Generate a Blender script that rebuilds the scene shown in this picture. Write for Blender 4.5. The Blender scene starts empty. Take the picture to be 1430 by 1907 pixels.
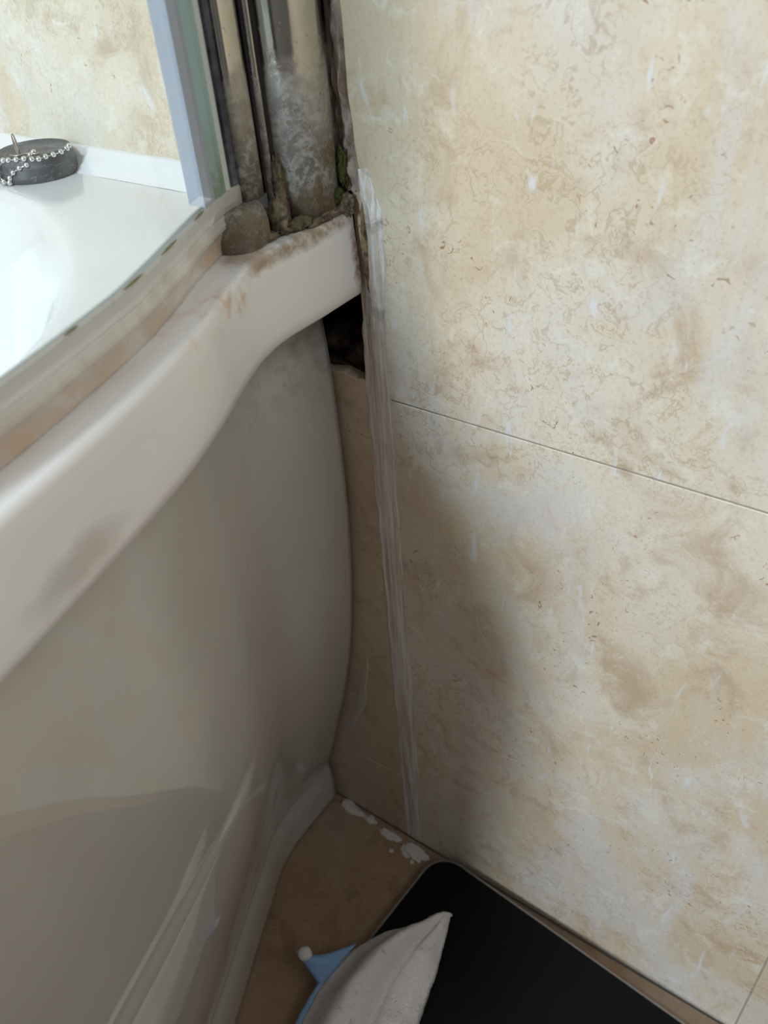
import bpy, bmesh, math, random
from mathutils import Vector, Matrix, noise as mnoise

random.seed(7)
scene = bpy.context.scene
C = scene.collection

# ------------------------------------------------------------------ camera
cam_data = bpy.data.cameras.new('camera')
cam_data.sensor_fit = 'VERTICAL'
cam_data.sensor_height = 24.0
cam_data.sensor_width = 24.0
cam_data.lens = 24.0 * 1543.0 / 1907.0
cam_data.clip_start = 0.01
cam_data.dof.use_dof = True
cam_data.dof.focus_distance = 0.43
cam_data.dof.aperture_fstop = 8.0
cam = bpy.data.objects.new('camera', cam_data)
C.objects.link(cam)
right = Vector((0.56977848, -0.81912095, -0.06628243))
down = Vector((-0.53961715, -0.31208321, -0.78193184))
fwd = Vector((0.61981112, 0.48129507, -0.61983000))
m = Matrix((( right.x, -down.x, -fwd.x, -0.30665),
            ( right.y, -down.y, -fwd.y, -0.23768),
            ( right.z, -down.z, -fwd.z,  0.66652),
            (0, 0, 0, 1)))
cam.matrix_world = m
scene.camera = cam

# ------------------------------------------------------------------ light and exposure
scene.view_settings.view_transform = 'Standard'
scene.view_settings.look = 'None'
scene.view_settings.gamma = 1.0
scene.view_settings.use_curve_mapping = False
scene.view_settings.exposure = 0.0

world = bpy.data.worlds.new('world')
scene.world = world
world.use_nodes = True
world.node_tree.nodes['Background'].inputs[0].default_value = (0.80, 0.88, 1.0, 1)
world.node_tree.nodes['Background'].inputs[1].default_value = 0.6

def area_light(name, loc, aim, sx, sy, power, color):
    l = bpy.data.lights.new(name, 'AREA')
    l.shape = 'RECTANGLE'; l.size = sx; l.size_y = sy
    l.energy = power; l.color = color
    o = bpy.data.objects.new(name, l); C.objects.link(o)
    o.location = loc
    o.rotation_euler = (Vector(aim) - Vector(loc)).to_track_quat('-Z', 'Y').to_euler()
    return o

WIN = dict(y0=-0.20, y1=0.02, z0=1.05, z1=2.10)     # the narrow window in the far end wall
WX = -2.60
area_light('window_daylight', (WX + 0.03, (WIN['y0'] + WIN['y1']) / 2, (WIN['z0'] + WIN['z1']) / 2),
           (0, (WIN['y0'] + WIN['y1']) / 2, (WIN['z0'] + WIN['z1']) / 2),
           WIN['y1'] - WIN['y0'], WIN['z1'] - WIN['z0'], 48.0, (0.83, 0.915, 1.0))
# added fill light for the bath lip, in a made-up opening out of view
FILL_OPEN = dict(x0=-0.65, x1=-0.10, z0=1.50, z1=2.10)
area_light('front_window_daylight', (-0.375, -1.215, 1.80), (-0.375, 0, 1.80), 0.55, 0.60, 5.6, (0.88, 0.94, 1.0))
# overhead fill light, added to brighten the inside of the bath
area_light('ceiling_lamp_light', (-1.30, 0.30, 2.22), (-1.30, 0.30, 0), 0.30, 0.30, 24.0, (0.72, 0.87, 1.0))

scene.cycles.max_bounces = 6
scene.cycles.diffuse_bounces = 2
scene.cycles.glossy_bounces = 3
scene.cycles.transmission_bounces = 4
scene.cycles.transparent_max_bounces = 8
scene.cycles.caustics_reflective = False
scene.cycles.caustics_refractive = False
scene.cycles.use_adaptive_sampling = True
scene.cycles.adaptive_threshold = 0.04

# ------------------------------------------------------------------ helpers
def lin(r, g, b):
    f = lambda c: (c / 255 / 12.92) if c / 255 <= 0.04045 else ((c / 255 + 0.055) / 1.055) ** 2.4
    return (f(r), f(g), f(b), 1.0)

class NT:
    """small node-tree writer"""
    def __init__(s, name):
        s.mat = bpy.data.materials.new(name); s.mat.use_nodes = True
        s.t = s.mat.node_tree; s.t.nodes.clear()
        s.out = s.t.nodes.new('ShaderNodeOutputMaterial')
        s.b = s.t.nodes.new('ShaderNodeBsdfPrincipled')
        s.t.links.new(s.b.outputs[0], s.out.inputs[0])
        s.pos = s.t.nodes.new('ShaderNodeTexCoord').outputs['Object']
    def put(s, sock, v):
        if isinstance(v, bpy.types.NodeSocket): s.t.links.new(v, sock)
        elif v is not None: sock.default_value = v
    def set(s, **kw):
        names = dict(color='Base Color', rough='Roughness', metal='Metallic', normal='Normal', coat='Coat Weight',
                     coat_rough='Coat Roughness', trans='Transmission Weight', ior='IOR', alpha='Alpha',
                     sheen='Sheen Weight', sss='Subsurface Weight', sssr='Subsurface Radius', ssss='Subsurface Scale', spec='Specular IOR Level')
        for k, v in kw.items(): s.put(s.b.inputs[names[k]], v)
        return s.mat
    def math(s, op, a, b=None, c=None, clamp=False):
        n = s.t.nodes.new('ShaderNodeMath'); n.operation = op; n.use_clamp = clamp
        s.put(n.inputs[0], a); s.put(n.inputs[1], b); s.put(n.inputs[2], c)
        return n.outputs[0]
    def mul(s, a, b): return s.math('MULTIPLY', a, b)
    def add(s, a, b): return s.math('ADD', a, b)
    def mx(s, a, b): return s.math('MAXIMUM', a, b)
    def scalevec(s, v, sc, off=(0, 0, 0)):
        n = s.t.nodes.new('ShaderNodeMapping'); s.put(n.inputs[0], v)
        n.inputs['Scale'].default_value = sc; n.inputs['Location'].default_value = off
        return n.outputs[0]
    def noise(s, scale, detail=4, rough=0.55, dist=0.0, vec=None, color=False):
        n = s.t.nodes.new('ShaderNodeTexNoise'); s.put(n.inputs['Vector'], s.pos if vec is None else vec)
        n.inputs['Scale'].default_value = scale; n.inputs['Detail'].default_value = detail
        n.inputs['Roughness'].default_value = rough; n.inputs['Distortion'].default_value = dist
        return n.outputs['Color' if color else 'Fac']
    def voro(s, scale, feature='DISTANCE_TO_EDGE', vec=None):
        n = s.t.nodes.new('ShaderNodeTexVoronoi'); n.feature = feature
        s.put(n.inputs['Vector'], s.pos if vec is None else vec); n.inputs['Scale'].default_value = scale
        return n.outputs['Distance']
    def rng(s, v, a, b, c=0.0, d=1.0, smooth=True):
        n = s.t.nodes.new('ShaderNodeMapRange'); n.interpolation_type = 'SMOOTHSTEP' if smooth else 'LINEAR'
        s.put(n.inputs[0], v)
        for i, x in enumerate((a, b, c, d)): n.inputs[i + 1].default_value = x
        return n.outputs[0]
    def mix(s, fac, a, b):
        n = s.t.nodes.new('ShaderNodeMix'); n.data_type = 'RGBA'; n.clamp_factor = True
        s.put(n.inputs[0], fac); s.put(n.inputs[6], a); s.put(n.inputs[7], b)
        return n.outputs[2]
    def xyz(s, vec=None):
        n = s.t.nodes.new('ShaderNodeSeparateXYZ'); s.put(n.inputs[0], s.pos if vec is None else vec)
        return n.outputs
    def warp(s, scale, amount, vec=None):
        c = s.noise(scale, 3, color=True, vec=vec)
        n = s.t.nodes.new('ShaderNodeVectorMath'); n.operation = 'MULTIPLY_ADD'
        s.put(n.inputs[0], c); n.inputs[1].default_value = (amount,) * 3; s.put(n.inputs[2], s.pos if vec is None else vec)
        return n.outputs[0]
    def bump(s, h, strength=0.3, dist=0.001):
        n = s.t.nodes.new('ShaderNodeBump'); n.inputs['Strength'].default_value = strength
        n.inputs['Distance'].default_value = dist; s.put(n.inputs['Height'], h)
        return n.outputs[0]
    def blob(s, centre, radii, soft=0.5, vec=None):
        """1 inside an ellipsoid, 0 outside, soft edge"""
        n = s.t.nodes.new('ShaderNodeVectorMath'); n.operation = 'SUBTRACT'
        s.put(n.inputs[0], s.pos if vec is None else vec); n.inputs[1].default_value = centre
        k = s.t.nodes.new('ShaderNodeVectorMath'); k.operation = 'DIVIDE'
        s.put(k.inputs[0], n.outputs[0]); k.inputs[1].default_value = radii
        l = s.t.nodes.new('ShaderNodeVectorMath'); l.operation = 'LENGTH'; s.put(l.inputs[0], k.outputs[0])
        return s.rng(l.outputs['Value'], 1.0 - soft, 1.0 + soft, 1.0, 0.0)

def obj(name, verts, faces, mat, parent=None, smooth=True):
    me = bpy.data.meshes.new(name); me.from_pydata([tuple(v) for v in verts], [], faces); me.update()
    bm = bmesh.new(); bm.from_mesh(me); bmesh.ops.recalc_face_normals(bm, faces=bm.faces); bm.to_mesh(me); bm.free()
    if smooth:
        for p in me.polygons: p.use_smooth = True
    if mat: me.materials.append(mat)
    o = bpy.data.objects.new(name, me); C.objects.link(o)
    if parent: o.parent = parent
    return o

def tag(o, label=None, cat=None, group=None, kind=None):
    if label: o['label'] = label
    if cat: o['category'] = cat
    if group: o['group'] = group
    if kind: o['kind'] = kind
    return o

def empty(name, loc=(0, 0, 0)):
    # parts are modelled in world coordinates, so roots stay at the origin unless moved on purpose
    o = bpy.data.objects.new(name, None); C.objects.link(o); o.empty_display_size = 0.02
    o.location = loc
    return o

def box(name, x0, x1, y0, y1, z0, z1, mat, parent=None, bevel=0.0, seg=2):
    bm = bmesh.new()
    bmesh.ops.create_cube(bm, size=1.0)
    for v in bm.verts:
        v.co = ((x0 + x1) / 2 + v.co.x * (x1 - x0), (y0 + y1) / 2 + v.co.y * (y1 - y0), (z0 + z1) / 2 + v.co.z * (z1 - z0))
    if bevel: bmesh.ops.bevel(bm, geom=list(bm.edges), offset=bevel, segments=seg, profile=0.5, affect='EDGES')
    me = bpy.data.meshes.new(name); bm.to_mesh(me); bm.free()
    me.materials.append(mat)
    o = bpy.data.objects.new(name, me); C.objects.link(o)
    if parent: o.parent = parent
    return o

def grid_faces(n, m, closed_m=False, off=0):
    f = []
    for i in range(n - 1):
        for j in range(m if closed_m else m - 1):
            a = off + i * m + j; b = off + i * m + (j + 1) % m
            f.append((a, b, b + m, a + m))
    return f

def prism(name, poly, z0, z1, mat, parent=None, rings=None, bevel=0.0, smooth=False):
    """vertical extrusion of an XY polygon"""
    bm = bmesh.new()
    zs = rings or [z0, z1]
    rows = [[bm.verts.new((x, y, z)) for x, y in poly] for z in zs]
    n = len(poly)
    for a, b in zip(rows, rows[1:]):
        for i in range(n): bm.faces.new((a[i], a[(i + 1) % n], b[(i + 1) % n], b[i]))
    bm.faces.new(rows[0][::-1]); bm.faces.new(rows[-1])
    bmesh.ops.recalc_face_normals(bm, faces=bm.faces)
    if bevel:
        ed = [e for e in bm.edges if e.calc_face_angle(0) > 0.6]
        bmesh.ops.bevel(bm, geom=ed, offset=bevel, segments=2, profile=0.5, affect='EDGES')
    me = bpy.data.meshes.new(name); bm.to_mesh(me); bm.free()
    if smooth:
        for p in me.polygons: p.use_smooth = abs(p.normal.z) < 0.9
    me.materials.append(mat)
    o = bpy.data.objects.new(name, me); C.objects.link(o)
    if parent: o.parent = parent
    return o

def tube(name, pts, r, mat, parent=None, seg=8, closed=False):
    pts = [Vector(p) for p in pts]; n = len(pts); V = []; ref = Vector((0.31, 0.17, 0.93)).normalized()
    for i, p in enumerate(pts):
        if closed: t = pts[(i + 1) % n] - pts[i - 1]
        else: t = pts[min(i + 1, n - 1)] - pts[max(i - 1, 0)]
        t.normalize(); a = t.cross(ref).normalized(); b = t.cross(a)
        for k in range(seg):
            an = 2 * math.pi * k / seg
            V.append(p + (a * math.cos(an) + b * math.sin(an)) * r)
    F = grid_faces(n, seg, True)
    if closed:
        for j in range(seg): F.append(((n - 1) * seg + j, (n - 1) * seg + (j + 1) % seg, (j + 1) % seg, j))
    else:
        F.append(tuple(range(seg))); F.append(tuple((n - 1) * seg + j for j in range(seg)))
    return obj(name, V, F, mat, parent)

def interp(tab, x):
    """monotone cubic through (x, y) pairs sorted by x"""
    n = len(tab)
    if x <= tab[0][0]: return tab[0][1]
    if x >= tab[-1][0]: return tab[-1][1]
    sl = [(tab[i + 1][1] - tab[i][1]) / (tab[i + 1][0] - tab[i][0]) for i in range(n - 1)]
    def tang(i):
        if i == 0: return sl[0]
        if i == n - 1: return sl[-1]
        return 0.0 if sl[i - 1] * sl[i] <= 0 else 2 * sl[i - 1] * sl[i] / (sl[i - 1] + sl[i])
    for i in range(n - 1):
        if x <= tab[i + 1][0]:
            h = tab[i + 1][0] - tab[i][0]; t = (x - tab[i][0]) / h
            a, b = tang(i), tang(i + 1)
            return ((2*t**3 - 3*t**2 + 1) * tab[i][1] + (t**3 - 2*t**2 + t) * h * a
                    + (-2*t**3 + 3*t**2) * tab[i + 1][1] + (t**3 - t**2) * h * b)

def nz(x, y, z, s): return mnoise.noise(Vector((x * s, y * s, z * s)))

# ------------------------------------------------------------------ materials
def m_travertine(name, light, mid, dark, rough=0.34, specks=1.0, lime=1.0, pale=1.0):
    n = NT(name)
    w = n.warp(9.0, 0.030)
    big = n.noise(6.0, 4, 0.6, 0.6)
    blot = n.noise(26.0, 5, 0.66, 1.0, vec=w)
    c = n.mix(n.rng(big, 0.36, 0.62), light, mid)
    c = n.mix(n.mul(n.rng(blot, 0.48, 0.74), 0.60), c, dark)
    # clouded grey-white bloom, drawn out downwards
    cloud = n.noise(1.0, 4, 0.62, 0.7, vec=n.scalevec(w, (11, 13, 6.5), (0.3, 0.12, 0.75)))
    c = n.mix(n.mul(n.rng(cloud, 0.47, 0.64), 0.62 * pale), c, lin(226, 222, 217))
    # pale flecks with tan outlines, in clusters
    w2 = n.warp(85.0, 0.020)
    cell = n.noise(62.0, 3, 0.6, 0.8, vec=w2)
    patch = n.rng(n.noise(9.0, 3, 0.6, 0.6, vec=n.scalevec(n.pos, (1, 1, 1), (3.1, 1.7, 0.4))), 0.44, 0.62)
    ridge = n.math('ABSOLUTE', n.add(cell, -0.5))
    c = n.mix(n.mul(n.mul(n.rng(ridge, 0.0, 0.030, 1.0, 0.0), n.add(n.mul(patch, 0.85), 0.15)), 0.40), c, lin(172, 142, 106))
    c = n.mix(n.mul(n.rng(cell, 0.56, 0.70), 0.42 * pale), c, lin(243, 237, 224))
    # fine grain
    fine = n.noise(480.0, 2, 0.7)
    c = n.mix(n.mul(n.rng(fine, 0.48, 0.75), 0.26), c, dark)
    # small rusty pits
    pit = n.rng(n.noise(200.0, 2, 0.5, 1.5), 0.66, 0.72)
    pp = n.rng(n.noise(15.0, 2, vec=n.scalevec(n.pos, (1, 1, 1), (0.2, 0.9, 2.3))), 0.50, 0.60)
    pitm = n.mul(pit, pp)
    c = n.mix(n.mul(pitm, 0.75 * specks), c, lin(158, 108, 68))
    # limescale runs left by water: short and long vertical dabs
    if lime > 0:
        run = n.noise(1.0, 3, 0.6, 0.6, vec=n.scalevec(n.pos, (60, 110, 26), (0, 0.4, 0.2)))
        c = n.mix(n.mul(n.rng(run, 0.62, 0.74), 0.70 * lime), c, lin(232, 232, 234))
    h = n.noise(150.0, 3, 0.7)
    return n.set(color=c, rough=n.rng(blot, 0.3, 0.8, rough - 0.05, rough + 0.14), normal=n.bump(h, 0.22, 0.0006))

MAT = {}
MAT['wall_tile'] = m_travertine('travertine_wall_tile', lin(234, 222, 202), lin(222, 202, 172), lin(182, 149, 114))
MAT['wall_tile_stained'] = m_travertine('stained_travertine_wall_tile', lin(214, 194, 168), lin(202, 178, 148), lin(166, 136, 106), 0.40, 1.0, 0.0, 0.15)  # browner, duller variant for the cut tiles left of the sealant strip
MAT['floor_tile'] = m_travertine('travertine_floor_tile', lin(156, 126, 98), lin(140, 111, 85), lin(108, 83, 61), 0.45, 0.9, 0.0, 0.12)

n = NT('grey_grout')
MAT['grout'] = n.set(color=n.mix(n.noise(160, 3), lin(150, 134, 120), lin(190, 178, 164)), rough=0.9, normal=n.bump(n.noise(500, 3), 0.5, 0.0006))

n = NT('painted_wall')
MAT['paint'] = n.set(color=n.mix(n.noise(6, 3), lin(100, 98, 96), lin(106, 104, 102)), rough=0.7)
n = NT('ceiling_paint')
MAT['ceiling'] = n.set(color=n.mix(n.noise(6, 3), lin(176, 176, 176), lin(184, 184, 184)), rough=0.8)

n = NT('dark_masonry')
rub = n.noise(75, 6, 0.65, 0.8)
MAT['masonry'] = n.set(color=n.mix(n.rng(rub, 0.35, 0.7), lin(52, 42, 36), lin(124, 102, 86)), rough=0.95, normal=n.bump(rub, 1.0, 0.004))

# white bath acrylic with its stains
n = NT('bath_acrylic')
o_ = n.xyz()
warp = n.warp(70.0, 0.010)
warp2 = n.warp(190.0, 0.005)
g = n.noise(210, 5, 0.65)
base = n.mix(n.rng(n.noise(8, 3), 0.3, 0.7), lin(242, 238, 235), lin(235, 230, 227))
# rust and soap line round the foot of the screen and along the rim edge
edge = n.blob((-0.030, 0.003, 0.5405), (0.040, 0.0075, 0.0040), 0.55, vec=warp2)
c = n.mix(n.mul(edge, n.rng(g, 0.30, 0.62, 0.35, 0.95)), base, lin(150, 126, 98))
foot = n.blob((-0.066, 0.012, 0.540), (0.013, 0.012, 0.004), 0.30, vec=warp2)
c = n.mix(n.mul(foot, 0.7), c, lin(150, 114, 78))
rust = n.blob((-0.092, -0.0030, 0.5405), (0.028, 0.0050, 0.006), 0.7, vec=warp)
c = n.mix(n.mul(rust, n.rng(n.noise(120, 4, 0.6, 1.0), 0.42, 0.66, 0.0, 0.75)), c, lin(208, 158, 112))
rust2 = n.blob((-0.115, -0.012, 0.5405), (0.030, 0.010, 0.008), 0.9, vec=warp)
c = n.mix(n.mul(rust2, n.rng(n.noise(95, 4, 0.6, 1.0), 0.48, 0.72, 0.0, 0.45)), c, lin(214, 170, 126))
endst = n.blob((-0.001, -0.001, 0.522), (0.0045, 0.006, 0.022), 0.45, vec=warp2)
c = n.mix(n.mul(endst, n.rng(g, 0.3, 0.6, 0.4, 0.95)), c, lin(132, 92, 62))
# dull scuff on the face of the lip
scuff = n.blob((-0.210, -0.053, 0.5155), (0.019, 0.030, 0.0055), 0.6, vec=warp)
c = n.mix(n.mul(scuff, 0.38), c, lin(128, 116, 102))
grey = n.rng(n.noise(30, 5, 0.6, vec=n.scalevec(n.pos, (1, 1, 2))), 0.60, 0.80)
c = n.mix(n.mul(grey, 0.22), c, lin(190, 178, 168))
dirt_all = n.mx(edge, foot)
MAT['bath'] = n.set(color=c, rough=n.rng(dirt_all, 0, 1, 0.16, 0.7), coat=0.6, coat_rough=0.06, normal=n.bump(n.mul(n.mul(edge, g), 1.0), 0.6, 0.0015))

n = NT('bath_panel_acrylic')
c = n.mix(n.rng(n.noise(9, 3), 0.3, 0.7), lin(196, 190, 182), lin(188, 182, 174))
smear = n.rng(n.noise(26, 5, 0.6, 1.0, vec=n.scalevec(n.pos, (1, 1, 0.5))), 0.58, 0.80)
c = n.mix(n.mul(smear, 0.18), c, lin(184, 172, 160))
spot = n.rng(n.noise(140, 2, 0.5), 0.76, 0.80)
c = n.mix(n.mul(spot, 0.5), c, lin(140, 128, 116))
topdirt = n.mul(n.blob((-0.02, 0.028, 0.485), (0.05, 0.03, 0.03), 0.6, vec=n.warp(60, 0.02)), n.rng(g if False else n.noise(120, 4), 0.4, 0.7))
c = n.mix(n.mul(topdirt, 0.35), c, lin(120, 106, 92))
n.b.inputs['Coat IOR'].default_value = 1.75
MAT['panel'] = n.set(color=c, rough=0.40, coat=1.0, coat_rough=0.035, spec=0.5)

# chrome that is limescaled and mouldy near the rim
def m_chrome(name, top, k=1.0):
    n = NT(name)
    z = n.xyz()[2]
    w = n.warp(60, 0.03)
    near = n.rng(n.add(z, n.mul(n.noise(70, 5, 0.65), -0.055)), top - 0.055, top, 1.0, 0.0)
    fl = n.noise(260, 6, 0.7, 0.4)
    brown = n.noise(55, 5, 0.65, 1.0)
    dirt = n.mix(n.rng(fl, 0.36, 0.62), lin(74, 66, 58), lin(172, 166, 158))
    dirt = n.mix(n.mul(n.rng(brown, 0.46, 0.64), 0.8), dirt, lin(104, 84, 52))
    low = n.rng(z, 0.545, 0.562, 1.0, 0.0)
    dirt = n.mix(n.mul(low, n.rng(n.noise(90, 4), 0.35, 0.6, 0.3, 0.85)), dirt, lin(112, 94, 66))
    spots = n.rng(n.noise(420, 2, 0.5), 0.66, 0.72)
    film = n.mul(n.rng(n.noise(40, 4, 0.6, vec=n.scalevec(n.pos, (1, 1, 0.2))), 0.4, 0.8), 0.28)
    spec = n.mul(spots, n.rng(z, top - 0.01, top + 0.05, 0.9, 0.0))
    m_ = n.mx(n.mul(n.mul(near, n.rng(fl, 0.25, 0.5, 0.55, 1.0)), k), n.mx(spec, film))
    c = n.mix(m_, lin(206, 200, 190), dirt)
    return n.set(color=c, metal=n.rng(m_, 0.0, 0.8, 1.0, 0.05), rough=n.rng(m_, 0.0, 0.8, 0.10, 0.8), normal=n.bump(n.mul(near, fl), 0.6, 0.0015))
MAT['chrome'] = m_chrome('limescaled_chrome', 0.592)
MAT['chrome_foot'] = m_chrome('crusted_chrome_foot', 0.640, 1.0)
n = NT('plain_chrome'); MAT['bead'] = n.set(color=lin(214, 212, 210), metal=1.0, rough=0.12)
n = NT('black_rubber_gasket'); MAT['gasket'] = n.set(color=n.mix(n.noise(120, 4), lin(22, 22, 28), lin(58, 54, 54)), rough=0.35)

# clear glass
n = NT('screen_glass'); t = n.t
tr = t.nodes.new('ShaderNodeBsdfTransparent'); tr.inputs[0].default_value = (0.94, 0.985, 1.0, 1)
gl = t.nodes.new('ShaderNodeBsdfGlossy'); gl.inputs['Roughness'].default_value = 0.02
lw = t.nodes.new('ShaderNodeLayerWeight'); lw.inputs[0].default_value = 0.5
frs = n.add(n.mul(n.math('POWER', lw.outputs['Facing'], 5.0), 0.2), 0.03)
ms = t.nodes.new('ShaderNodeMixShader')
film = t.nodes.new('ShaderNodeBsdfDiffuse'); film.inputs[0].default_value = (0.93, 0.96, 1.0, 1)
ms2 = t.nodes.new('ShaderNodeMixShader')
t.links.new(frs, ms.inputs[0]); t.links.new(tr.outputs[0], ms.inputs[1]); t.links.new(gl.outputs[0], ms.inputs[2])
zz = n.xyz()
splash = n.mul(n.rng(n.noise(120, 5, 0.65, 1.5, vec=n.scalevec(n.pos, (1, 1, 0.45))), 0.50, 0.68), n.blob((-0.060, 0.035, 0.560), (0.020, 0.03, 0.026), 0.5))
n.put(ms2.inputs[0], n.add(n.mul(splash, 0.55), n.rng(n.noise(60, 4), 0.3, 0.7, 0.01, 0.04)))
t.links.new(ms.outputs[0], ms2.inputs[1]); t.links.new(film.outputs[0], ms2.inputs[2])
t.links.new(ms2.outputs[0], n.out.inputs[0])
MAT['glass'] = n.mat

def m_vinyl(name, col, stain, zlo, zhi, trans=0.35):
    n = NT(name); z = n.xyz()[2]
    st = n.mul(n.rng(z, zlo, zhi, 1.0, 0.0), n.rng(n.noise(60, 4, 0.6), 0.3, 0.65, 0.15, 1.0))
    c = n.mix(n.mul(st, 0.75), col, stain)
    c = n.mix(n.mul(n.rng(n.noise(160, 4), 0.55, 0.75), 0.25), c, lin(170, 158, 140))
    mt = n.set(color=c, rough=0.28, ior=1.4)
    tp = n.t.nodes.new('ShaderNodeBsdfTransparent'); tp.inputs[0].default_value = (0.95, 0.95, 0.93, 1)
    ms = n.t.nodes.new('ShaderNodeMixShader'); n.put(ms.inputs[0], n.rng(st, 0.0, 1.0, trans, trans * 0.3))
    n.t.links.new(n.b.outputs[0], ms.inputs[1]); n.t.links.new(tp.outputs[0], ms.inputs[2]); n.t.links.new(ms.outputs[0], n.out.inputs[0])
    return mt
MAT['seal'] = m_vinyl('yellowed_clear_vinyl_seal', lin(226, 220, 212), lin(224, 186, 152), 0.5460, 0.5535, 0.42)
MAT['seal_dirt'] = NT('olive_dirt').set(color=lin(112, 104, 66), rough=0.9)
n = NT('green_tinted_vinyl'); z = n.xyz()[2]
alg = n.mul(n.rng(z, 0.556, 0.600, 1.0, 0.0), n.rng(n.noise(90, 4), 0.3, 0.55, 0.4, 1.0))
MAT['edge_green'] = n.set(color=n.mix(n.mul(alg, 0.9), lin(162, 190, 190), lin(112, 122, 66)), rough=0.25)
n = NT('lavender_vinyl')
MAT['edge_pale'] = n.set(color=n.mix(n.noise(50, 4, vec=n.scalevec(n.pos, (1, 1, 0.2))), lin(168, 170, 182), lin(206, 210, 218)), rough=0.2, alpha=0.72)

n = NT('clear_vinyl_lip'); MAT['edge_white'] = n.set(color=n.mix(n.noise(60, 3), lin(206, 214, 206), lin(226, 230, 226)), rough=0.3)
n = NT('navy_gasket'); MAT['gasket_navy'] = n.set(color=n.mix(n.rng(n.noise(90, 5), 0.4, 0.7), lin(34, 36, 50), lin(92, 92, 102)), rough=0.3)
# old sealant
n = NT('old_sealant'); p = n.xyz()
streak = n.noise(1.0, 5, 0.65, 0.4, vec=n.scalevec(n.pos, (200, 420, 16)))
c = n.mix(n.rng(streak, 0.34, 0.66), lin(204, 188, 172), lin(240, 234, 228))
lowz = n.rng(p[2], 0.10, 0.42, 0.45, 0.0)
c = n.mix(n.mul(lowz, n.rng(streak, 0.5, 0.35)), c, lin(190, 164, 138))
grime = n.rng(n.noise(60, 5, 0.65, 0.8), 0.48, 0.66)
upg = n.rng(p[2], 0.455, 0.50, 0.0, 0.55)
c = n.mix(n.mul(grime, upg), c, lin(112, 102, 96))
MAT['sealant'] = n.set(color=c, rough=0.5, normal=n.bump(n.add(streak, n.noise(180, 4)), 0.5, 0.0012))
n = NT('brown_crust'); f1 = n.noise(150, 6, 0.7, 0.6)
c = n.mix(n.rng(f1, 0.34, 0.64), lin(84, 60, 42), lin(176, 146, 112))
MAT['crust'] = n.set(color=c, rough=0.9, normal=n.bump(f1, 0.9, 0.002))
n = NT('mould_grime'); f1 = n.noise(170, 6, 0.7, 0.6)
c = n.mix(n.rng(f1, 0.32, 0.66), lin(58, 46, 34), lin(150, 132, 108))
c = n.mix(n.mul(n.rng(n.noise(60, 4), 0.5, 0.65), 0.6), c, lin(96, 92, 42))
MAT['grime'] = n.set(color=c, rough=0.9, normal=n.bump(f1, 1.0, 0.0025))
n = NT('channel_sealant'); f1 = n.noise(120, 6, 0.7, 0.6, vec=n.scalevec(n.pos, (1, 1, 0.4)))
c = n.mix(n.rng(f1, 0.36, 0.62), lin(92, 72, 60), lin(170, 152, 138))
MAT['channel_sealant'] = n.set(color=c, rough=0.8, normal=n.bump(f1, 0.8, 0.002))
n = NT('moss'); f1 = n.noise(400, 5, 0.7)
MAT['moss'] = n.set(color=n.mix(f1, lin(34, 36, 12), lin(96, 98, 40)), rough=0.95, normal=n.bump(f1, 1.0, 0.002))
n = NT('sealant_smear')
MAT['smear'] = n.set(color=n.mix(n.noise(150, 4), lin(196, 182, 168), lin(214, 206, 198)), rough=0.5, normal=n.bump(n.noise(200, 4), 0.4, 0.001))

n = NT('black_slab_top'); sp = n.rng(n.voro(55, 'F1'), 0.0, 0.035, 1.0, 0.0)
MAT['slab'] = n.set(color=n.mix(n.mul(sp, 0.12), lin(9, 9, 11), lin(150, 150, 150)), rough=0.30, spec=0.15)
n = NT('slab_edge'); MAT['slab_edge'] = n.set(color=n.mix(n.noise(60, 3), lin(112, 104, 98), lin(136, 128, 122)), rough=0.35)
n = NT('slab_foot'); MAT['slab_foot'] = n.set(color=n.mix(n.noise(60, 3), lin(28, 28, 30), lin(40, 40, 42)), rough=0.7)

n = NT('terry_cloth'); f1 = n.noise(900, 3, 0.7); f2 = n.noise(330, 4, 0.7)
soil = n.rng(n.noise(45, 5, 0.6, 0.5), 0.60, 0.75)
ln = n.noise(1.0, 3, 0.5, 0.6, vec=n.scalevec(n.warp(30, 0.02), (60, 40, 30)))
line = n.mul(n.rng(n.math('ABSOLUTE', n.add(ln, -0.5)), 0.0, 0.012, 1.0, 0.0), n.rng(n.noise(140, 3), 0.45, 0.6))
c = n.mix(n.mul(soil, 0.12), lin(238, 230, 224), lin(206, 188, 170))
c = n.mix(n.mul(line, 0.45), c, lin(120, 116, 116))
MAT['terry'] = n.set(color=c, rough=0.95, sheen=0.4, normal=n.bump(n.add(f1, f2), 0.9, 0.0022))
n = NT('blue_hem'); f1 = n.noise(700, 3, 0.7)
MAT['blue'] = n.set(color=n.mix(f1, lin(110, 146, 186), lin(150, 182, 214)), rough=0.9, normal=n.bump(f1, 0.7, 0.001))

n = NT('plug_rubber'); w_ = n.warp(80, 0.012)
sc = n.rng(n.math('ABSOLUTE', n.add(n.noise(60, 3, 0.6, 1.0, vec=n.scalevec(n.pos, (1, 1, 3))), -0.5)), 0.0, 0.014, 1.0, 0.0)
c = n.mix(n.rng(n.noise(70, 4), 0.4, 0.7), lin(52, 53, 58), lin(92, 94, 100))
c = n.mix(n.mul(sc, 0.4), c, lin(170, 166, 168))
MAT['rubber'] = n.set(color=c, rough=0.45)
n = NT('plug_wire'); MAT['wire'] = n.set(color=n.mix(n.noise(300, 3), lin(120, 104, 92), lin(190, 180, 170)), metal=0.8, rough=0.35)
n = NT('window_frame_white'); MAT['frame'] = n.set(color=n.mix(n.noise(20, 3), lin(236, 236, 236), lin(228, 228, 230)), rough=0.3)

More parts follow.
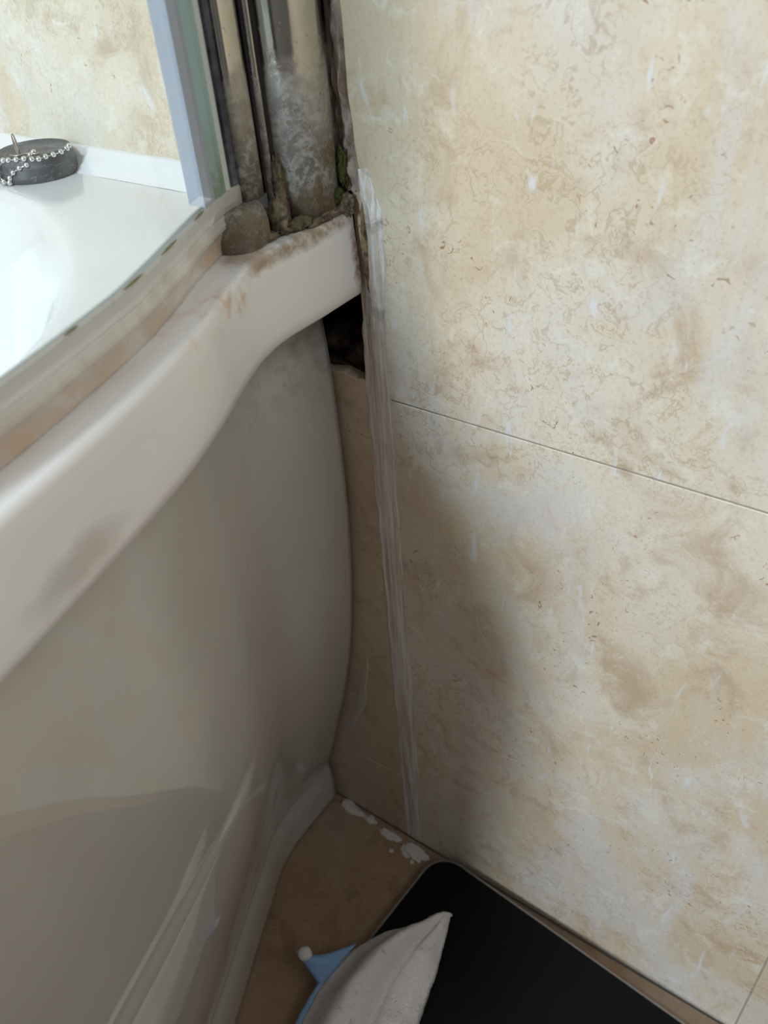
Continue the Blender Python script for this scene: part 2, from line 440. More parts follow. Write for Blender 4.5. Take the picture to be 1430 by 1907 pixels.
# ------------------------------------------------------------------ setting
X_L, Y_B, Y_F, Z_C = -2.60, 0.76, -1.25, 2.30

floor = box('floor', X_L - 0.10, 0.10, Y_F - 0.10, Y_B + 0.10, -0.06, -0.0045, MAT['grout'])
tag(floor, 'travertine look tiled bathroom floor', kind='structure')
fx = [0.0, -0.452, -0.904, -1.356, -1.808, -2.26, -2.60]
fy = [0.76, 0.548, 0.096, -0.356, -0.808, -1.25]
for i in range(6):
    for j in range(5):
        box('tile', fx[i + 1] + 0.001, fx[i] - 0.001, fy[j + 1] + 0.001, fy[j] - 0.001, -0.0045, 0.0, MAT['floor_tile'], floor, 0.0006, 1)

# end wall: backing with a broken-out cavity under the bath rim, tiles on it
HY0, HY1, HZ0, HZ1 = 0.004, 0.200, 0.449, 0.530
bm = bmesh.new()
def addbox(bm, x0, x1, y0, y1, z0, z1):
    r = bmesh.ops.create_cube(bm, size=1.0)
    for v in r['verts']:
        v.co = ((x0 + x1) / 2 + v.co.x * (x1 - x0), (y0 + y1) / 2 + v.co.y * (y1 - y0), (z0 + z1) / 2 + v.co.z * (z1 - z0))
for a in ((0.008, 0.10, Y_F - 0.1, HY0, -0.06, Z_C), (0.008, 0.10, HY1, Y_B + 0.1, -0.06, Z_C),
          (0.008, 0.10, HY0, HY1, -0.06, HZ0), (0.008, 0.10, HY0, HY1, HZ1, Z_C), (0.055, 0.10, HY0, HY1, HZ0, HZ1)):
    addbox(bm, *a)
me = bpy.data.meshes.new('wall_right'); bm.to_mesh(me); bm.free(); me.materials.append(MAT['masonry'])
wall = bpy.data.objects.new('wall_right', me); C.objects.link(wall)
tag(wall, 'end wall of mottled travertine look tiles with a hole under the bath rim', kind='structure')

def yz_tile(name, poly, mat=MAT['wall_tile'], x0=0.0, x1=0.0079, bev=0.0003):
    bm = bmesh.new()
    f = bm.faces.new([bm.verts.new((x1, y, z)) for y, z in poly])
    r = bmesh.ops.extrude_face_region(bm, geom=[f])
    for v in r['geom']:
        if isinstance(v, bmesh.types.BMVert): v.co.x = x0
    bmesh.ops.recalc_face_normals(bm, faces=bm.faces)
    fr_ = [e for e in bm.edges if all(abs(v.co.x - x0) < 1e-6 for v in e.verts)]
    bmesh.ops.bevel(bm, geom=fr_, offset=bev, segments=2, profile=0.5, affect='EDGES')
    me = bpy.data.meshes.new(name); bm.to_mesh(me); bm.free(); me.materials.append(mat)
    o = bpy.data.objects.new(name, me); C.objects.link(o); o.parent = wall
    return o
def rect(y0, y1, z0, z1): return [(y0, z0), (y1, z0), (y1, z1), (y0, z1)]
J = 0.0005
# lower course
yz_tile('tile', rect(-0.272 + J, 0.003, 0.0004, 0.440 - J))
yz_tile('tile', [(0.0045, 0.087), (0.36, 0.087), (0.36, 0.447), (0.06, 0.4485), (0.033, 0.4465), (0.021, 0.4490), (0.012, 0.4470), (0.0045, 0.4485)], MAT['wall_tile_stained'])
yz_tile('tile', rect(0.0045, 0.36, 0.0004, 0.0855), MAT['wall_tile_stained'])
yz_tile('tile', rect(0.3615, Y_B, 0.0004, 0.4405))
for k in range(2):
    yz_tile('tile', rect(max(-0.272 - 0.6 * (k + 1), Y_F) + J, -0.272 - 0.6 * k - J, 0.0004, 0.440 - J))
# upper course: the tile in the corner is notched round the bath
yz_tile('tile', [(-0.30 + J, 0.440 + J), (0.0035, 0.440 + J), (0.0035, 0.548), (0.30 - J, 0.548), (0.30 - J, 0.88 - J), (-0.30 + J, 0.88 - J)])
yz_tile('tile', rect(0.30 + J, Y_B, 0.548, 0.88 - J))
for k in range(2):
    yz_tile('tile', rect(max(-0.30 - 0.6 * (k + 1), Y_F) + J, -0.30 - 0.6 * k - J, 0.440 + J, 0.88 - J))
for r_ in range(4):
    z0 = 0.88 + 0.44 * r_; z1 = min(z0 + 0.44, Z_C)
    off = -0.272 if r_ % 2 == 0 else -0.30
    ys = [Y_F] + [off + 0.6 * k for k in (-1, 0, 1)] + [Y_B]
    for a, b in zip(ys, ys[1:]):
        if b - a > 0.02: yz_tile('tile', rect(a + J, b - J, z0 + J, z1 - J))
# grout lines
def grout(y0, y1, z0, z1):
    o = box('grout_line', 0.0005, 0.0079, y0, y1, z0, z1, MAT['grout'], wall)
grout(Y_F, 0.003, 0.440 - J, 0.440 + J); grout(-0.272 - J, -0.272 + J, 0.0, 0.440 - J)
grout(0.0045, 0.36, 0.0855, 0.087); grout(-0.30 - J, -0.30 + J, 0.4407, 0.88); grout(Y_F, Y_B, 0.88 - J, 0.88 + J)

# broken mortar inside the cavity
def lump(name, loc, rad, mat, parent, seed, amp=0.35, sub=3, freq=1.6):
    bm = bmesh.new(); bmesh.ops.create_icosphere(bm, subdivisions=sub, radius=1.0)
    for v in bm.verts:
        d = 1 + amp * mnoise.noise(v.co * freq + Vector((seed * 3.1, seed, -seed))) + amp * 0.5 * mnoise.noise(v.co * freq * 3 + Vector((seed, 1, 2)))
        v.co = Vector((loc[0] + v.co.x * d * rad[0], loc[1] + v.co.y * d * rad[1], loc[2] + v.co.z * d * rad[2]))
    me = bpy.data.meshes.new(name); bm.to_mesh(me); bm.free()
    for p_ in me.polygons: p_.use_smooth = True
    me.materials.append(mat)
    o = bpy.data.objects.new(name, me); C.objects.link(o); o.parent = parent
    return o
for i, (x, y, z, rx, ry, rz) in enumerate(((0.022, 0.016, 0.453, 0.014, 0.014, 0.0075), (0.030, 0.038, 0.455, 0.018, 0.013, 0.009),
        (0.046, 0.020, 0.472, 0.012, 0.017, 0.014), (0.048, 0.040, 0.498, 0.012, 0.018, 0.017), (0.048, 0.012, 0.510, 0.012, 0.012, 0.016))):
    lump('mortar_chunk', (x, y, z), (rx, ry, rz), MAT['masonry'], wall, i + 1)

# sealant residue: a ribbon of noisy ridges lying on the wall
def ribbon(name, zs, cen, wid, thick, mat, parent, seed, cols=17, ridges=5.0, rough=0.35, label=None):
    V = []
    for z in zs:
        c_, w_, t_ = interp(cen, z), interp(wid, z), interp(thick, z)
        c_ += 0.0008 * nz(0, seed, z, 60); wl = w_ * (1 + 0.14 * nz(1, seed, z, 90)); wr = w_ * (1 + 0.14 * nz(2, seed, z, 80))
        for j in range(cols):
            u = -1 + 2 * j / (cols - 1)
            y = c_ + (wl if u < 0 else wr) * u * 0.5
            prof = max(0.0, 1 - abs(u) ** 4)
            rid = 0.62 + 0.38 * math.sin(u * ridges + seed + 0.8 * nz(u, seed, z, 12)) + rough * nz(u * 0.02, seed, z, 130)
            V.append((-t_ * prof * max(0.12, rid) + (0.0008 if j in (0, cols - 1) else 0.0), y, z))
    o = obj(name, V, grid_faces(len(zs), cols), mat, parent)
    if label: o['label'] = label
    return o
zs = [0.001 + i * 0.0028 for i in range(int(0.562 / 0.0028))]
ribbon('sealant_strip', zs,
       [(0.0, -0.0035), (0.10, -0.0035), (0.35, -0.0022), (0.46, -0.0025), (0.490, -0.0045), (0.505, -0.0065), (0.525, -0.0085), (0.540, -0.0078), (0.550, -0.0045), (0.562, -0.002)],
       [(0.0, 0.019), (0.20, 0.019), (0.40, 0.017), (0.47, 0.0165), (0.50, 0.0125), (0.525, 0.0105), (0.545, 0.010), (0.562, 0.006)],
       [(0.0, 0.0005), (0.25, 0.0006), (0.44, 0.0010), (0.50, 0.0024), (0.525, 0.0034), (0.55, 0.0032), (0.562, 0.002)],
       MAT['sealant'], wall, 1.7, label='pale streaky strip of old sealant left down the tiled wall')
zs = [0.548 + i * 0.0028 for i in range(80)]
ribbon('channel_sealant', zs, [(0.54, 0.0020), (0.57, 0.0035), (0.60, 0.0042), (0.78, 0.0045)], [(0.54, 0.0110), (0.57, 0.0085), (0.60, 0.0075), (0.78, 0.0070)],
       [(0.54, 0.006), (0.57, 0.0048), (0.78, 0.0035)], MAT['channel_sealant'], wall, 4.2, cols=13, ridges=2.0, rough=0.7,
       label='brown grimy sealant between chrome channel and tiles')
# pale smears left along the panel edge and the floor
zs = [0.115 + i * 0.003 for i in range(34)]
ribbon('sealant_smear', zs, [(0.115, 0.0560), (0.15, 0.0400), (0.18, 0.0330), (0.215, 0.0270)], [(0.115, 0.009), (0.14, 0.006), (0.16, 0.010), (0.185, 0.005), (0.20, 0.006), (0.215, 0.0015)],
       [(0.115, 0.0004), (0.215, 0.0004)], MAT['smear'], wall, 9.0, cols=9, rough=1.2)
for i, (x, y, rx, ry) in enumerate(((-0.0105, -0.0085, 0.0065, 0.0125), (-0.0085, 0.0170, 0.0040, 0.0100), (-0.0060, 0.040, 0.0035, 0.0055), (-0.0060, 0.060, 0.0040, 0.012),
                                    (-0.0200, 0.0080, 0.0018, 0.0020), (-0.019, -0.012, 0.0020, 0.0016), (-0.0030, 0.066, 0.0030, 0.006))):
    lump('sealant_dab', (x, y, 0.0), (rx, ry, 0.0007), MAT['smear'], floor, 11 + i * 1.7, 0.55, 4, 1.5)

wall_back = box('wall_back', X_L, 0.008, Y_B, Y_B + 0.1, 0.0, Z_C, MAT['wall_tile'])
tag(wall_back, 'tiled long wall behind the bath', kind='structure')
bm = bmesh.new()
for a in ((X_L, FILL_OPEN['x0'], Y_F - 0.1, Y_F, 0, Z_C), (FILL_OPEN['x1'], 0.008, Y_F - 0.1, Y_F, 0, Z_C),
          (FILL_OPEN['x0'], FILL_OPEN['x1'], Y_F - 0.1, Y_F, 0, FILL_OPEN['z0']), (FILL_OPEN['x0'], FILL_OPEN['x1'], Y_F - 0.1, Y_F, FILL_OPEN['z1'], Z_C)):
    addbox(bm, *a)
me = bpy.data.meshes.new('wall_front'); bm.to_mesh(me); bm.free(); me.materials.append(MAT['paint'])
wall_front = bpy.data.objects.new('wall_front', me); C.objects.link(wall_front)
tag(wall_front, 'painted wall opposite the bath with a frosted window', kind='structure')
fill_frame = empty('window_2'); tag(fill_frame, 'white framed frosted window', kind='structure')  # unseen frame, made up to hold the front fill light
for z in (FILL_OPEN['z0'], FILL_OPEN['z1'] - 0.03):
    box('window_rail', FILL_OPEN['x0'], FILL_OPEN['x1'], Y_F - 0.07, Y_F - 0.02, z, z + 0.03, MAT['frame'], fill_frame, 0.003)
for x in (FILL_OPEN['x0'], FILL_OPEN['x1'] - 0.03):
    box('window_stile', x, x + 0.03, Y_F - 0.07, Y_F - 0.02, FILL_OPEN['z0'] + 0.03, FILL_OPEN['z1'] - 0.03, MAT['frame'], fill_frame, 0.003)
box('window_pane', FILL_OPEN['x0'] + 0.03, FILL_OPEN['x1'] - 0.03, Y_F - 0.05, Y_F - 0.046, FILL_OPEN['z0'] + 0.03, FILL_OPEN['z1'] - 0.03, MAT['glass'], fill_frame)
bm = bmesh.new()
for a in ((X_L - 0.1, X_L, Y_F, WIN['y0'], 0, Z_C), (X_L - 0.1, X_L, WIN['y1'], Y_B, 0, Z_C),
          (X_L - 0.1, X_L, WIN['y0'], WIN['y1'], 0, WIN['z0']), (X_L - 0.1, X_L, WIN['y0'], WIN['y1'], WIN['z1'], Z_C)):
    addbox(bm, *a)
me = bpy.data.meshes.new('wall_left'); bm.to_mesh(me); bm.free(); me.materials.append(MAT['paint'])
wl = bpy.data.objects.new('wall_left', me); C.objects.link(wl)
tag(wl, 'painted wall with a narrow window at the far end of the bath', kind='structure')
ceil = box('ceiling', X_L - 0.1, 0.10, Y_F - 0.1, Y_B + 0.1, Z_C, Z_C + 0.06, MAT['ceiling'])
tag(ceil, 'white painted bathroom ceiling', kind='structure')
win = empty('window_1'); tag(win, 'narrow white framed window', kind='structure')
for a in ((WIN['y0'], WIN['y1'], WIN['z0'], WIN['z0'] + 0.03), (WIN['y0'], WIN['y1'], WIN['z1'] - 0.03, WIN['z1'])):
    box('window_rail', X_L - 0.07, X_L - 0.02, a[0], a[1], a[2], a[3], MAT['frame'], win, 0.003)
for y in (WIN['y0'], WIN['y1'] - 0.03):
    box('window_stile', X_L - 0.07, X_L - 0.02, y, y + 0.03, WIN['z0'] + 0.03, WIN['z1'] - 0.03, MAT['frame'], win, 0.003)
box('window_pane', X_L - 0.05, X_L - 0.046, WIN['y0'] + 0.03, WIN['y1'] - 0.03, WIN['z0'] + 0.03, WIN['z1'] - 0.03, MAT['glass'], win)

fixture = empty('ceiling_lamp'); tag(fixture, 'square white ceiling lamp above the bath', 'lamp')  # unseen fixture, added to go with the overhead fill light
box('lamp_base', -1.47, -1.13, 0.13, 0.47, 2.262, Z_C - 0.0005, MAT['frame'], fixture, 0.006)
box('lamp_shade', -1.455, -1.145, 0.145, 0.455, 2.230, 2.2615, MAT['ceiling'], fixture, 0.008)

# ------------------------------------------------------------------ bath
RIM = [(-1.72, 0.02), (-1.50, 0.020), (-1.20, 0.010), (-0.95, -0.050), (-0.75, -0.090), (-0.60, -0.106), (-0.50, -0.1090), (-0.40, -0.0985),
       (-0.30, -0.0745), (-0.2531, -0.0620), (-0.2223, -0.0545), (-0.20, -0.0490), (-0.1757, -0.0425), (-0.153, -0.0352), (-0.1245, -0.0235),
       (-0.105, -0.0140), (-0.0900, -0.0075), (-0.078, -0.0030), (-0.066, -0.0002), (-0.055, 0.0008), (-0.03, 0.0), (0.0, 0.0)]
def yr(x): return interp(RIM, x)
XE = -0.0035                                        # the bath ends just short of the tiles
xs = [XE]
while xs[-1] > -0.32: xs.append(xs[-1] - 0.004)
while xs[-1] > -1.70: xs.append(xs[-1] - 0.03)
xs[-1] = -1.70
YBK = Y_B - 0.004
def sstep(a, b, x):
    t = max(0.0, min(1.0, (x - a) / (b - a))); return t * t * (3 - 2 * t)
def deck(d):
    # height of the moulding at distance d inside its outline
    t = d - 0.052
    if t <= 0: return 0.540
    if t < 0.012: return 0.540 - 0.006 * (t / 0.012) ** 2
    return 0.534 - 0.37 * sstep(-0.02, 0.17, t - 0.012) + 0.37 * sstep(-0.02, 0.17, 0)
bath = empty('bathtub', (0, 0, 0))
tag(bath, 'white acrylic curved shower bath against the tiled end wall', 'bathtub')
# lip and rolled edge
prof = [(0.030, 0.503), (0.0045, 0.503), (0.0040, 0.4995), (0.0012, 0.4990), (0.0, 0.5005), (-0.0004, 0.505), (-0.0002, 0.514), (0.0004, 0.522), (0.0010, 0.5285),
        (0.0022, 0.5325), (0.0040, 0.5360), (0.0064, 0.5385), (0.0092, 0.5397), (0.0125, 0.5400)]
V = []
for x in xs:
    kr = 0.36 + 0.12 * sstep(-0.05, -0.13, x)
    for d, z in prof:
        if z > 0.5285 and d < 0.0124: V.append((x, yr(x) + 0.001 + (d - 0.001) * kr, 0.540 - (0.540 - z) * kr))
        else: V.append((x, yr(x) + d, z))
m_ = len(prof)
F = grid_faces(len(xs), m_) + [tuple(range(m_)), tuple((len(xs) - 1) * m_ + j for j in range(m_))]
rim = obj('rim', V, F, MAT['bath'], bath)
md = rim.modifiers.new('sub', 'EDGE_SPLIT'); md.split_angle = math.radians(50)
# deck and basin
vs_ = [0.0125, 0.02, 0.03, 0.04, 0.048] + [0.052 + 0.006 * i for i in range(1, 30)]
V = []; cnt = None
for x in xs:
    y0 = yr(x); wid = YBK - y0; row = list(vs_)
    nmid = 14
    a, b = row[-1], wid - row[-1]
    row += [a + (b - a) * (k + 1) / (nmid + 1) for k in range(nmid)]
    row += [wid - d for d in reversed(vs_[1:])] + [wid]
    cnt = len(row)
    for d in row:
        dd = min(d, wid - d, -x + 0.0 if -x < 0.9 else 1.70 + x)
        # round the corners of the basin
        dx = (-x) if -x < 0.85 else 1.70 + x
        dy = min(d, wid - d)
        if dx < 0.20 and dy < 0.20: dd = min(dx, dy, 0.20 - math.hypot(0.20 - dx, 0.20 - dy) if True else dd) if math.hypot(0.20 - dx, 0.20 - dy) > 0.0 else dd
        dd = min(dx, dy) if dd <= 0 else dd
        V.append((x, y0 + d, deck(max(dd, 0.0))))
basin = obj('basin', V, grid_faces(len(xs), cnt), MAT['bath'], bath)
# white upstand against the tiles at the end of the bath
pr = [(0.0, 0.5495), (-0.0020, 0.5500), (-0.0040, 0.5490), (-0.0090, 0.5450), (-0.0150, 0.5412), (-0.0175, 0.5401)]
ys = [0.050 + i * 0.01 for i in range(71)]
V = []
for y in ys:
    for x, z in pr: V.append((x, y, z + 0.0004 * nz(x, y, 0, 60)))
up = obj('upstand', V, grid_faces(len(ys), len(pr)), MAT['bath'], bath)

# curved front panel, its own sheet below the lip
PD = [(0.0, 0.0795), (0.030, 0.0790), (0.044, 0.0805), (0.050, 0.0812), (0.058, 0.0792), (0.070, 0.0755), (0.1084, 0.0653), (0.1682, 0.0493), (0.2189, 0.0384), (0.266, 0.0316),
      (0.308, 0.0274), (0.3675, 0.0242), (0.3946, 0.0240), (0.4341, 0.0244), (0.4634, 0.0253), (0.4815, 0.0268), (0.5030, 0.0280)]
# the foot of the panel runs straighter than the rim above it
PB = [(-1.72, 0.085), (-1.20, 0.075), (-0.95, 0.030), (-0.75, -0.004), (-0.60, -0.022), (-0.50, -0.028), (-0.40, -0.0225), (-0.30, -0.0080), (-0.25, 0.0065), (-0.194, 0.0277), (-0.157, 0.0440), (-0.134, 0.0541),
      (-0.109, 0.0645), (-0.090, 0.0730), (-0.0795, 0.0765), (-0.055, 0.0800), (-0.030, 0.0800), (0.0, 0.0795)]
def pfoot(x, z): return (interp(PB, x) - (yr(x) + 0.0795)) * sstep(0.34, 0.08, z) if z < 0.34 else 0.0
def pcrease(x, z):
    k = sstep(-0.125, -0.150, x) * 1.0
    return k * (0.0016 * math.exp(-((z - 0.276) / 0.006) ** 2) - 0.0016 * sstep(0.288, 0.273, z) * sstep(0.14, 0.26, z))
pzs = [0.0, 0.006, 0.015, 0.025, 0.034, 0.040, 0.044, 0.047, 0.050, 0.053, 0.057, 0.062, 0.070] + [0.08 + 0.01 * i for i in range(17)] + [0.248] + [0.256 + 0.004 * i for i in range(14)] + [0.32 + 0.0122 * i for i in range(16)]
PX0 = -0.0042
pxs = [PX0] + [x for x in xs if x < PX0 - 0.002]
V = []
for x in pxs:
    for z in pzs: V.append((x, yr(x) + interp(PD, z) + pfoot(x, z) + pcrease(x, z), z + 0.0002))
nn, mm = len(pxs), len(pzs)
sheet = obj('front_panel', V, grid_faces(nn, mm), MAT['panel'], bath)
sheet['label'] = 'glossy off white curved front panel below the rim'
md = sheet.modifiers.new('thick', 'SOLIDIFY'); md.thickness = 0.0032; md.offset = 1.0
sheet.data.update()
if sheet.data.polygons[10].normal.y > 0: pass
else: md.offset = -1.0

# ------------------------------------------------------------------ shower screen
scr = empty('shower_screen'); tag(scr, 'clear glass bath screen in limescaled chrome profiles fixed to the tiled wall', 'shower screen')
SE = [(-0.90, 0.010), (-0.70, -0.015), (-0.55, -0.034), (-0.45, -0.042), (-0.36, -0.0465), (-0.30, -0.0470), (-0.25, -0.0445), (-0.2169, -0.0395), (-0.184, -0.0310), (-0.1595, -0.0235),
      (-0.1478, -0.0198), (-0.1241, -0.0095), (-0.1165, -0.0060), (-0.0782, 0.0122), (-0.0663, 0.0166), (-0.054, 0.0188), (-0.040, 0.021)]
def ys_(x): return interp(SE, x)
SX0 = -0.0545
sxs = [SX0]
while sxs[-1] > -0.34: sxs.append(sxs[-1] - 0.005)
while sxs[-1] > -0.86: sxs.append(sxs[-1] - 0.02)
def sweep(name, sec, mat, x_list=sxs, closed=True, smooth=True):
    V = []
    for x in x_list:
        # offset along the path normal
        t = Vector((1, (ys_(x + 0.002) - ys_(x - 0.002)) / 0.004, 0)).normalized(); nrm = Vector((-t.y, t.x, 0))
        for d, z in sec:
            q = Vector((x, ys_(x), 0)) + nrm * d; V.append((q.x, q.y, z))
    k = len(sec)
    F = grid_faces(len(x_list), k, closed)
    if closed: F += [tuple(range(k)), tuple((len(x_list) - 1) * k + j for j in range(k))]
    o = obj(name, V, F, mat, scr, smooth)
    if smooth:
        e = o.modifiers.new('es', 'EDGE_SPLIT'); e.split_angle = math.radians(35)
    return o
gx = [-0.0605] + [x for x in sxs if x < -0.063]
sweep('glass_pane', [(0.002, 0.5580), (0.008, 0.5580), (0.008, 1.95), (0.002, 1.95)], MAT['glass'], gx, smooth=False)
seal = sweep('bottom_seal', [(0.0, 0.5630), (0.0008, 0.5640), (0.0019, 0.5632), (0.0019, 0.5575), (0.0085, 0.5575), (0.0085, 0.5600), (0.0095, 0.5600), (0.0098, 0.5500), (0.0070, 0.5430),
                      (0.0060, 0.5404), (0.0035, 0.5404), (0.0030, 0.5450), (0.0010, 0.5500), (-0.0003, 0.5512), (-0.0005, 0.5528), (0.0002, 0.5540), (0.0003, 0.5552), (0.0008, 0.5558), (0.0002, 0.5566)], MAT['seal'])
seal['label'] = 'yellowed clear plastic seal along the lower edge of the glass'
# olive dirt caught on top of the seal, in broken dashes
k = 0
x = -0.085
while x > -0.30:
    L_ = random.uniform(0.006, 0.018)
    V = []
    st = [x - L_ * i / 6 for i in range(7)]
    for i, xx in enumerate(st):
        w = 0.0006 * math.sin(math.pi * (i + 0.3) / 6.6) + 0.0001
        yy = ys_(xx) + 0.0006
        V += [(xx, yy - w, 0.5637), (xx, yy, 0.5637 + w * 0.9), (xx, yy + w, 0.5637)]
    o = obj('dirt_dash', V, grid_faces(7, 3), MAT['seal_dirt'], seal); k += 1
    x -= L_ + random.uniform(0.012, 0.045)

ZT = 1.95
def arc(cx, cy, rx, ry, a0, a1, nseg): return [(cx + rx * math.cos(math.radians(a0 + (a1 - a0) * i / nseg)), cy + ry * math.sin(math.radians(a0 + (a1 - a0) * i / nseg))) for i in range(nseg + 1)]
rings = [0.5402, 0.56, 0.60, 0.70, 1.0, 1.5, ZT]
# half round wall channel with a flat flange
ch = [(-0.0002, 0.036), (-0.0002, 0.0100), (-0.0012, 0.0085)] + arc(-0.0168, 0.0135, 0.0162, 0.0098, -22, -172, 20) + [(-0.0345, 0.0150), (-0.0345, 0.036)]
prism('wall_channel', ch, 0, 0, MAT['chrome'], scr, rings, smooth=True)
# narrow strips in the recess between channel and hinge profile
prism('recess_strip', [(-0.0372, 0.036), (-0.0372, 0.0160), (-0.0380, 0.0152), (-0.0390, 0.0152), (-0.0398, 0.0160), (-0.0398, 0.036)], 0, 0, MAT['chrome'], scr, rings, smooth=True)
prism('gasket', [(-0.0346, 0.0300), (-0.0346, 0.0158), (-0.0358, 0.0150), (-0.0371, 0.0158), (-0.0371, 0.03)], 0, 0, MAT['gasket'], scr, [0.542, 0.7, ZT], smooth=False)
rings_h = [0.5562, 0.57, 0.60, 0.70, 1.0, 1.5, ZT]
hp = [(-0.0412, 0.036), (-0.0412, 0.0215)] + arc(-0.0452, 0.0205, 0.0040, 0.0040, 0, -90, 6) + arc(-0.0520, 0.0195, 0.0030, 0.0032, -90, -160, 5) + [(-0.0548, 0.0225), (-0.0548, 0.036)]
prism('hinge_profile', hp, 0, 0, MAT['chrome'], scr, rings_h, smooth=True)
prism('gasket', [(-0.0398, 0.0300), (-0.0398, 0.0175), (-0.0404, 0.0168), (-0.0411, 0.0175), (-0.0411, 0.03)], 0, 0, MAT['gasket'], scr, [0.546, 0.7, ZT])
prism('gasket', [(-0.0549, 0.0340), (-0.0549, 0.0195), (-0.0560, 0.0182), (-0.0590, 0.0180), (-0.0604, 0.0192), (-0.0604, 0.034)], 0, 0, MAT['gasket_navy'], scr, [0.565, 0.7, ZT])  # navy strip stands in for the dark reflection along the hinge chrome
# clear vertical seals over the glass edge
def strip(name, x0, x1, mat, out=0.0004):
    V = []
    zs_ = [0.5640, 0.60, 0.70, 1.0, 1.5, ZT]
    for z in zs_:
        for x, d in ((x0, 0.0085), (x0, -out), ((x0 + x1) / 2, -out - 0.0009), (x1, -out), (x1, 0.0085)): V.append((x, ys_(x) + d + 0.001, z))
    return obj(name, V, grid_faces(len(zs_), 5, True), mat, scr, False)
strip('edge_seal', -0.0606, -0.0640, MAT['edge_white'])
strip('edge_seal', -0.0641, -0.0735, MAT['edge_green'])
strip('edge_seal', -0.0736, -0.0830, MAT['edge_pale'])
# rounded foot below the hinge profile
fo = [(-0.0480, 0.0240), (-0.0480, 0.0105), (-0.0540, 0.0085), (-0.0620, 0.0078), (-0.0680, 0.0104), (-0.0716, 0.0150), (-0.0726, 0.0195), (-0.0705, 0.0240)]
V = []; hs = [(0.5402, 0.985), (0.5425, 1.0), (0.5480, 1.0), (0.5520, 0.95), (0.5550, 0.86), (0.5566, 0.74)]
cx_, cy_ = -0.056, 0.020
P2 = []
for i in range(len(fo)):
    a = Vector(fo[i]); b = Vector(fo[(i + 1) % len(fo)])
    for q in range(4): P2.append(a.lerp(b, q / 4))
# smooth the outline
for _ in range(3): P2 = [(P2[i - 1] + P2[i] * 2 + P2[(i + 1) % len(P2)]) / 4 for i in range(len(P2))]
for z, s in hs:
    for q in P2: V.append((cx_ + (q.x - cx_) * s, cy_ + (q.y - cy_) * s, z))
k = len(P2)
obj('foot_cap', V, grid_faces(len(hs), k, True) + [tuple(range((len(hs) - 1) * k, len(hs) * k))], MAT['chrome_foot'], scr)
# crust of mould and dirt where chrome meets rim
for i, (x, y, z, rx, ry, rz) in enumerate(((-0.0405, 0.0130, 0.546, 0.0055, 0.0050, 0.0085), (-0.0330, 0.0085, 0.5415, 0.0100, 0.0035, 0.0035), (-0.0180, 0.0052, 0.5408, 0.0140, 0.0028, 0.0028),
        (-0.0050, 0.0045, 0.5420, 0.0050, 0.0045, 0.0055), (-0.0365, 0.0145, 0.556, 0.0028, 0.0030, 0.0140), (-0.0500, 0.0105, 0.5412, 0.0060, 0.0022, 0.0018))):
    lump('mould_crust', (x, y, z), (rx, ry, rz), MAT['grime'], scr, 21 + i, 0.45, 4, 2.2)
moss = lump('moss_patch', (-0.0045, 0.0042, 0.5590), (0.0022, 0.0030, 0.0085), MAT['moss'], scr, 33, 0.5, 4, 3.0)
moss['label'] = 'dark green moss at the foot of the wall channel'
o = lump('moss_patch', (-0.0090, 0.0050, 0.5475), (0.0035, 0.0028, 0.0034), MAT['moss'], scr, 35, 0.5, 4, 3.0)
# brown crust in the joint between rim end and sealant
zs = [0.4985 + i * 0.0012 for i in range(38)]
V = []
for z in zs:
    c0 = -0.0024 + 0.0006 * nz(0, 5, z, 120)
    for j in range(9):
        u = -1 + j / 4
        tp = max(0.05, math.sin(math.pi * (z - 0.4975) / 0.0465)) ** 0.6
        V.append((-0.0028 * tp * (1 - 0.8 * abs(u) ** 2) * (1 + 0.8 * nz(u, 3, z, 150)), c0 + u * 0.0017 * tp * (1 + 0.5 * nz(2, u, z, 110)), z))
cr = obj('sealant_crust', V, grid_faces(len(zs), 9), MAT['crust'], wall)
cr['label'] = 'cracked brown crust of old sealant at the end of the rim'

# ------------------------------------------------------------------ plug on the end ledge
pl = empty('bath_plug', (-0.026, 0.203, 0.540)); tag(pl, 'dark grey rubber bath plug with a ball chain, on the white ledge', 'plug')
V = []; ring = [(0.0212, 0.0), (0.0222, 0.0010), (0.0222, 0.0030), (0.0214, 0.0045), (0.0208, 0.0115), (0.0200, 0.0130), (0.0186, 0.0135), (0.0168, 0.0127), (0.0060, 0.0125)]
N = 40
for r, z in ring:
    for k in range(N):
        a = 2 * math.pi * k / N; V.append((r * math.cos(a), r * math.sin(a), z))
F = grid_faces(len(ring), N, True) + [tuple(range(N)), tuple(range((len(ring) - 1) * N, len(ring) * N))]
obj('plug_body', V, F, MAT['rubber'], pl)
O = Vector((-0.026, 0.203, 0.540))
